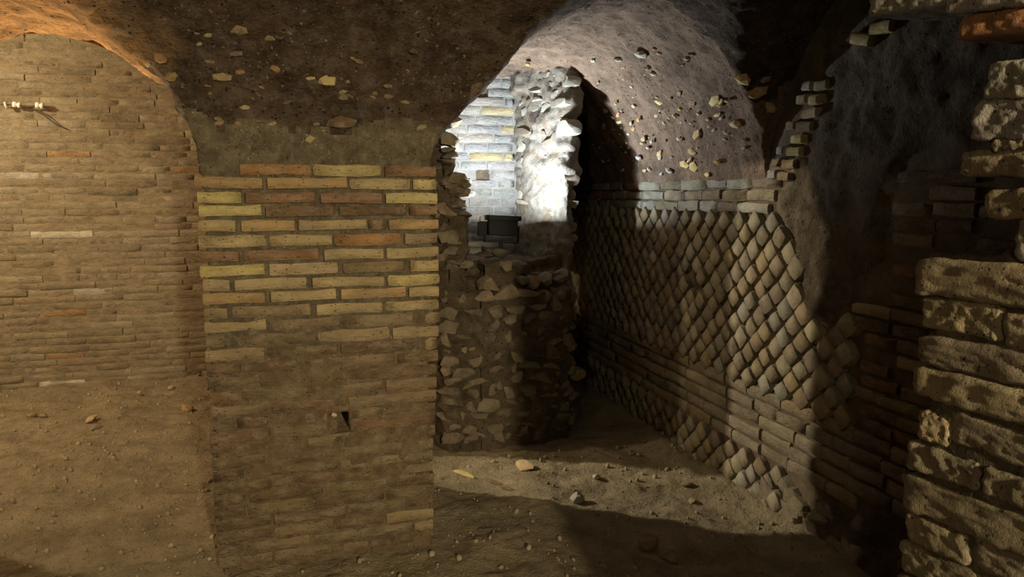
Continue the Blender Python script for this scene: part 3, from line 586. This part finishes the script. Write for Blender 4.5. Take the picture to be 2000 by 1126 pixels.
while z < 2.2:                                                 # right jamb: bedded slabs and broken bricks, floodlight painted in paler above lamp height
    s = R.uniform(0, 0.06); hgt = R.uniform(0.045, 0.085)
    while s < 0.80:
        L = R.uniform(0.09, 0.24); f = s + L / 2
        if s + L > 0.74: break
        x = 1.352 + 0.165 * f / 0.8; y = 4.60 - 0.76 * f / 0.8
        push = R.uniform(-0.01, 0.022) + 0.02 * (z > 1.6) * (f / 0.8)
        M = Matrix.Translation((x - push + 0.036, y, z + hgt / 2 + R.uniform(-.01, .01))) @ Matrix.Rotation(RZ + math.atan(0.165 / 0.76), 4, 'Z') @ Matrix.Rotation(R.uniform(-.15, .15), 4, 'Y') @ Matrix.Diagonal((L * 1.12, 0.09, hgt * R.uniform(0.95, 1.3), 1))
        if R.random() < 0.9: add('stone', R.choice(BOXY), M_PALE, rub, RI @ M, shade(R.choice([(0.27, 0.25, 0.215), (0.22, 0.20, 0.165), (0.16, 0.13, 0.10), (0.31, 0.28, 0.23)]) if z > 1.22 else R.choice(SP), 0.12))
        s += L
    z += hgt + 0.006
for k in range(26):                                            # crumbling sill
    x = R.uniform(0.9, 1.42); y = R.uniform(3.84, 4.3); s = R.uniform(0.03, 0.10)
    M = Matrix.Translation((x, y, 0.93 + (y - 3.84) * 0.30)) @ Euler((R.uniform(-.4, .4), R.uniform(-.3, .3), R.uniform(0, 6))).to_matrix().to_4x4() @ Matrix.Diagonal((s, s * 0.8, s * 0.5, 1)); add('stone', R.choice(STONES), M_TUFA, rub, RI @ M, shade(R.choice(SP), 0.12))

# ------------------------------------------------------------------ near pier at the right edge
pier = tag(empty('masonry_pier', (1.4, -1.2, 0)), 'rough masonry pier of pitted blocks close by at the right edge', 'pier')
QI = Matrix.Translation((-1.4, 1.2, 0))
pc = rock_core('pier_core', [([(0.870, -3.2), (0.870, 0.79), (1.9, 0.785), (1.9, -3.2)], -0.05, 1.37), ([(0.90, -3.2), (0.90, 0.70), (1.9, 0.70), (1.9, -3.2)], 1.3, 2.45), ([(0.885, 0.2), (0.885, 0.78), (1.3, 0.78), (1.3, 0.2)], 1.66, 2.45), ([(0.88, 0.5), (0.88, 0.93), (1.05, 0.93), (1.2, 0.5)], 1.745, 2.45)], 0.016, 0.008, M_MORTAR, seed=30)
pc.parent = pier; pc.matrix_local = QI
for i, (y0, y1, z0, z1, hgt, k) in enumerate(FG):
    L = abs(y0 - y1); ym = (y0 + y1) / 2; D = 0.11
    if y1 < 0.66: L += 0.10; ym -= 0.05
    me = block_mesh(L * 1.03, hgt * 1.14, D, i, rough=0.0048 if k != 'r' else 0.003, cuts=20, rad=0.008)
    tl = math.atan2(z1 - z0, -(y1 - y0)) if y1 < y0 else 0
    M = Matrix.Translation((0.86 + D / 2 + R.uniform(-.006, .006), ym, (z0 + z1) / 2)) @ Matrix.Rotation(RZ, 4, 'Z') @ Matrix.Rotation(-tl * 0.6, 4, 'Y')
    c = {'t': (0.34, 0.28, 0.18), 'p': (0.37, 0.30, 0.18), 'b': (0.29, 0.245, 0.165), 'g': (0.36, 0.34, 0.29), 'y': (0.40, 0.33, 0.20), 'r': (0.36, 0.17, 0.085)}[k]
    add('block', me, M_BLOCK, pier, QI @ M, shade(c, 0.06))
VB = [block_mesh(0.2, 0.042, 0.11, 80 + k, 0.005, 7, 0.010) for k in range(5)]
z = 0.03
while z < 2.2:                                                 # the same pier nearer than the frame and below it
    y = 0.62 if z > 0.84 else 0.79
    while y > -1.2:
        L = R.uniform(0.14, 0.24); add('block', R.choice(VB), M_BLOCK, pier, QI @ (Matrix.Translation((0.86 + 0.055 + R.uniform(-.005, .005), y - L / 2 - (0.012 if z < 0.84 else 0.06), z)) @ Matrix.Rotation(RZ, 4, 'Z') @ Matrix.Diagonal(((L - 0.012) / 0.2, 1, 1, 1))), shade((0.31, 0.26, 0.175), 0.12)); y -= L
    z += 0.054

# ------------------------------------------------------------------ floodlight in the opening
def box_mesh(name, sx, sy, sz, bev=0.004):
    bm = bmesh.new(); bmesh.ops.create_cube(bm, size=1.0); bmesh.ops.scale(bm, vec=(sx, sy, sz), verts=bm.verts)
    if bev: bmesh.ops.bevel(bm, geom=bm.edges[:], offset=bev, segments=2, affect='EDGES', profile=0.5)
    me = bpy.data.meshes.new(name); bm.to_mesh(me); bm.free(); return me
def T(x, y, z): return Matrix.Translation((x, y, z))
M_BLACK = plain('black_lamp_enamel', (0.010, 0.012, 0.014), 0.9); M_GREY = plain('grey_plastic', (0.35, 0.36, 0.36), 0.5)
M_GLOW = plain('lamp_glass_lit', (0.9, 0.95, 1.0), 0.3, 0, (0.82, 0.91, 1.0), 40.0)
fl = tag(empty('floodlight', (1.065, 3.96, 1.085)), 'black box floodlight shining upwards from the sill of the broken opening', 'floodlight')
fl.rotation_euler = (math.radians(-4), math.radians(3), math.radians(-6))
hz = 0.175
# housing tapers to the back
bm = bmesh.new(); bmesh.ops.create_cube(bm, size=1.0)
for q in bm.verts:
    tp = 1.0 if q.co.z > 0 else 0.93; q.co = (q.co.x * 0.175 * tp, q.co.y * 0.12 * tp, q.co.z * 0.095)
bmesh.ops.bevel(bm, geom=bm.edges[:], offset=0.005, segments=2, affect='EDGES', profile=0.5); me = bpy.data.meshes.new('housing'); bm.to_mesh(me); bm.free()
add('housing', me, M_BLACK, fl, T(0, 0, hz))
def ring_mesh(name, sx, sy, t, h):
    bm = bmesh.new()
    for (w_, d_, x_, y_) in ((sx, t, 0, sy / 2 - t / 2), (sx, t, 0, -sy / 2 + t / 2), (t, sy, sx / 2 - t / 2, 0), (t, sy, -sx / 2 + t / 2, 0)):
        r = bmesh.ops.create_cube(bm, size=1.0); bmesh.ops.scale(bm, vec=(w_, d_, h), verts=r['verts']); bmesh.ops.translate(bm, vec=(x_, y_, 0), verts=r['verts'])
    me = bpy.data.meshes.new(name); bm.to_mesh(me); bm.free(); return me
add('frame', ring_mesh('frame', 0.205, 0.15, 0.016, 0.026), M_BLACK, fl, T(0, 0, hz + 0.054))
add('glass', box_mesh('glass', 0.174, 0.119, 0.006, 0.001), M_GLOW, fl, T(0, 0, hz + 0.052))
yk = bmesh.new()
for sx, sz, x, z in ((0.008, 0.10, -0.1, 0.135), (0.008, 0.10, 0.1, 0.135), (0.208, 0.008, 0, 0.087)):
    r = bmesh.ops.create_cube(yk, size=1.0); bmesh.ops.scale(yk, vec=(sx, 0.03, sz), verts=r['verts']); bmesh.ops.translate(yk, vec=(x, 0, z), verts=r['verts'])
me = bpy.data.meshes.new('yoke'); yk.to_mesh(me); yk.free(); yoke = add('yoke', me, M_BLACK, fl)
add('stem', box_mesh('stem', 0.022, 0.022, 0.06, 0.003), M_BLACK, yoke, T(0, 0, 0.065))
add('foot', rubble_mesh(91, 2, 0.15), plain('cement_foot', (0.10, 0.085, 0.06), 0.9), fl, T(0.0, 0, 0.02) @ Matrix.Diagonal((0.115, 0.11, 0.07, 1)))
add('junction_box', box_mesh('junction_box', 0.05, 0.05, 0.032), M_GREY, fl, T(-0.105, 0.02, hz + 0.045))
add('side_box', box_mesh('side_box', 0.045, 0.10, 0.085), M_BLACK, fl, T(-0.115, 0.02, hz - 0.012))
# the lamp's own light, just above its glass
ld = bpy.data.lights.new('floodlight_bulb', 'AREA'); ld.shape = 'RECTANGLE'; ld.size = 0.16; ld.size_y = 0.10; ld.energy = 27; ld.color = (0.84, 0.93, 1.0)
lo = bpy.data.objects.new('floodlight_bulb', ld); COL.objects.link(lo); lo.parent = fl; lo.location = (0, 0, hz + 0.0575); lo.rotation_euler = (math.pi, 0, 0)
ls = bpy.data.lights.new('floodlight_spill', 'POINT'); ls.energy = 26; ls.color = (0.84, 0.93, 1.0); ls.shadow_soft_size = 0.008
lo2 = bpy.data.objects.new('floodlight_spill', ls); COL.objects.link(lo2); lo2.parent = fl; lo2.location = (0, 0, hz + 0.066)

# ------------------------------------------------------------------ cable fitting on the back wall
cf = tag(empty('cable_fitting', (-1.95, 5.80, 2.08)), 'two white ceramic cable insulators high on the worn brick wall', 'insulator')
def lathe(name, prof, n=20):
    V = []; Fc = []
    for (x, r) in prof:
        for k in range(n): a_ = 2 * math.pi * k / n; V.append((x, r * math.cos(a_), r * math.sin(a_)))
    for i in range(len(prof) - 1):
        for k in range(n): Fc.append([i * n + k, i * n + (k + 1) % n, (i + 1) * n + (k + 1) % n, (i + 1) * n + k])
    Fc.append(list(range(n))[::-1]); Fc.append([(len(prof) - 1) * n + k for k in range(n)]); return mesh_from(name, V, Fc)
INS = lathe('insulator', [(-0.024, 0.010), (-0.022, 0.021), (-0.004, 0.022), (0.0, 0.014), (0.006, 0.014), (0.010, 0.022), (0.024, 0.020), (0.026, 0.010)])
M_CER = plain('white_ceramic', (0.78, 0.75, 0.66), 0.35)
for x in (-0.03, 0.11): add('insulator', INS, M_CER, cf, T(x, -0.02, 0) @ Matrix.Rotation(0.15, 4, 'Y'))
add('insulator_cap', lathe('insulator_cap', [(-0.006, 0.012), (-0.004, 0.026), (0.006, 0.026), (0.008, 0.012)]), M_CER, cf, T(-0.095, -0.02, -0.005) @ Matrix.Rotation(-0.2, 4, 'Y'))
def tube(name, pts, r, mat, parent):
    cu = bpy.data.curves.new(name, 'CURVE'); cu.dimensions = '3D'; cu.bevel_depth = r; cu.bevel_resolution = 2; sp = cu.splines.new('POLY'); sp.points.add(len(pts) - 1)
    for p, q in zip(sp.points, pts): p.co = (*q, 1)
    o = bpy.data.objects.new(name, cu); dg = bpy.context.evaluated_depsgraph_get(); COL.objects.link(o); bpy.context.view_layer.update(); dg = bpy.context.evaluated_depsgraph_get()
    me = bpy.data.meshes.new_from_object(o.evaluated_get(dg)); bpy.data.objects.remove(o); me.materials.clear(); return add(name, me, mat, parent)
M_CABLE = plain('dark_cable', (0.06, 0.045, 0.03), 0.6)
tube('cable', [(-0.13, -0.02, 0), (-0.03, -0.02, 0.0), (0.04, -0.028, -0.012), (0.11, -0.02, 0), (0.16, -0.015, -0.01)], 0.006, M_CABLE, cf)
tube('shadow_streak', [(0.05, -0.012, -0.02), (0.12, -0.004, -0.06), (0.20, 0.012, -0.13), (0.26, 0.026, -0.16)], 0.004, M_CABLE, cf)  # thin dark tube laid where the fitting's shadow falls on the wall

# ------------------------------------------------------------------ loose stones on the floor
LOOSE = [(-0.883, 5.052, 0.085, 'p', 'angular tan rock on the earth floor beside the left edge of the pillar'),
 (-1.419, 4.868, 0.085, 't', 'flat pale stone slab, larger of the pair in the middle of the left floor'),
 (-1.349, 4.735, 0.065, 'b', 'rounded stone touching the flat pale slab on the left floor'),
 (-1.83, 5.104, 0.06, 'b', 'small grey brown stone, left one of the twin stones near the back wall'),
 (-1.751, 5.07, 0.05, 'b', 'small tan stone, right one of the twin stones near the back wall'),
 (-1.261, 5.44, 0.045, 't', 'small pale pebble by the foot of the back wall, left of the rock'),
 (-1.069, 5.55, 0.055, 't', 'pale stone at the foot of the back wall nearest the pillar'),
 (1.042, 3.384, 0.12, 't', 'wide wedge shaped slab on the lit strip in front of the rubble pier'),
 (0.703, 3.368, 0.10, 'y', 'long thin pale splinter on the lit floor beside the pillar foot'),
 (0.837, 3.249, 0.075, 'd', 'dark broken lump on the lit strip, upper of two beside the splinter'),
 (0.883, 3.152, 0.070, 'd', 'dark curved shard on the lit strip, lower of two beside the splinter'),
 (1.163, 2.921, 0.075, 'g', 'pale square block on the near edge of the lit floor strip'),
 (1.353, 3.141, 0.045, 'g', 'small pale stone in the middle of the lit strip'),
 (1.751, 2.922, 0.055, 'd', 'dark flat stone on the lit strip close to the right wall'),
 (1.693, 2.775, 0.045, 't', 'small tan stone on the lit strip below the dark flat stone'),
 (1.293, 2.455, 0.08, 'b', 'brown lump in the shaded foreground floor, farther of two'),
 (1.347, 2.366, 0.08, 'b', 'brown flat stone in the shaded foreground floor, nearer of two')]
for i, (x, y, s, k, lab) in enumerate(LOOSE):
    me = rubble_mesh(200 + i, 2, 0.35, True); ex = (1.5, 0.4, 0.3) if 'splinter' in lab else (1.35, 0.8, 0.5) if 'slab' in lab or 'flat' in lab else (1.1, 0.95, 0.8)
    o = add('loose_stone', me, M_TUFA, None, None, shade(k)); o.scale = (s * ex[0], s * ex[1], s * ex[2]); o.rotation_euler = (R.uniform(-.1, .1), R.uniform(-.1, .1), -0.9 if 'splinter' in lab else R.uniform(0, 6.2))
    o.location = (x, y, fz(x, y) + s * ex[2] * 0.30); tag(o, lab, 'stone', 'loose stones on the floor')
items = []
for k in range(4200):
    x = R.uniform(-2.6, 1.93); y = R.uniform(1.9, 5.78)
    if (-0.42 < x < 0.49 and 2.66 < y < 3.4) or (x > 0.3 and y > 3.6) or (x < -1.45 and 2.6 < y < 3.45): continue
    if any(abs(x - q[0]) < 0.11 and abs(y - q[1]) < 0.11 for q in LOOSE): continue
    s = 0.006 + 0.026 * R.random() ** 4
    items.append((R.choice(CHIPS), Matrix.Translation((x, y, fz(x, y) + s * 0.15)) @ Euler((R.uniform(0, 6), R.uniform(0, 6), R.uniform(0, 6))).to_matrix().to_4x4() @ Matrix.Diagonal((s * 1.3, s, s * 0.8, 1))))
gr = tri_join('gravel', items, M_TUFA, None, (0.33, 0.275, 0.185)); tag(gr, 'loose gravel and mortar crumbs scattered over the earth floor', 'gravel', kind='stuff')
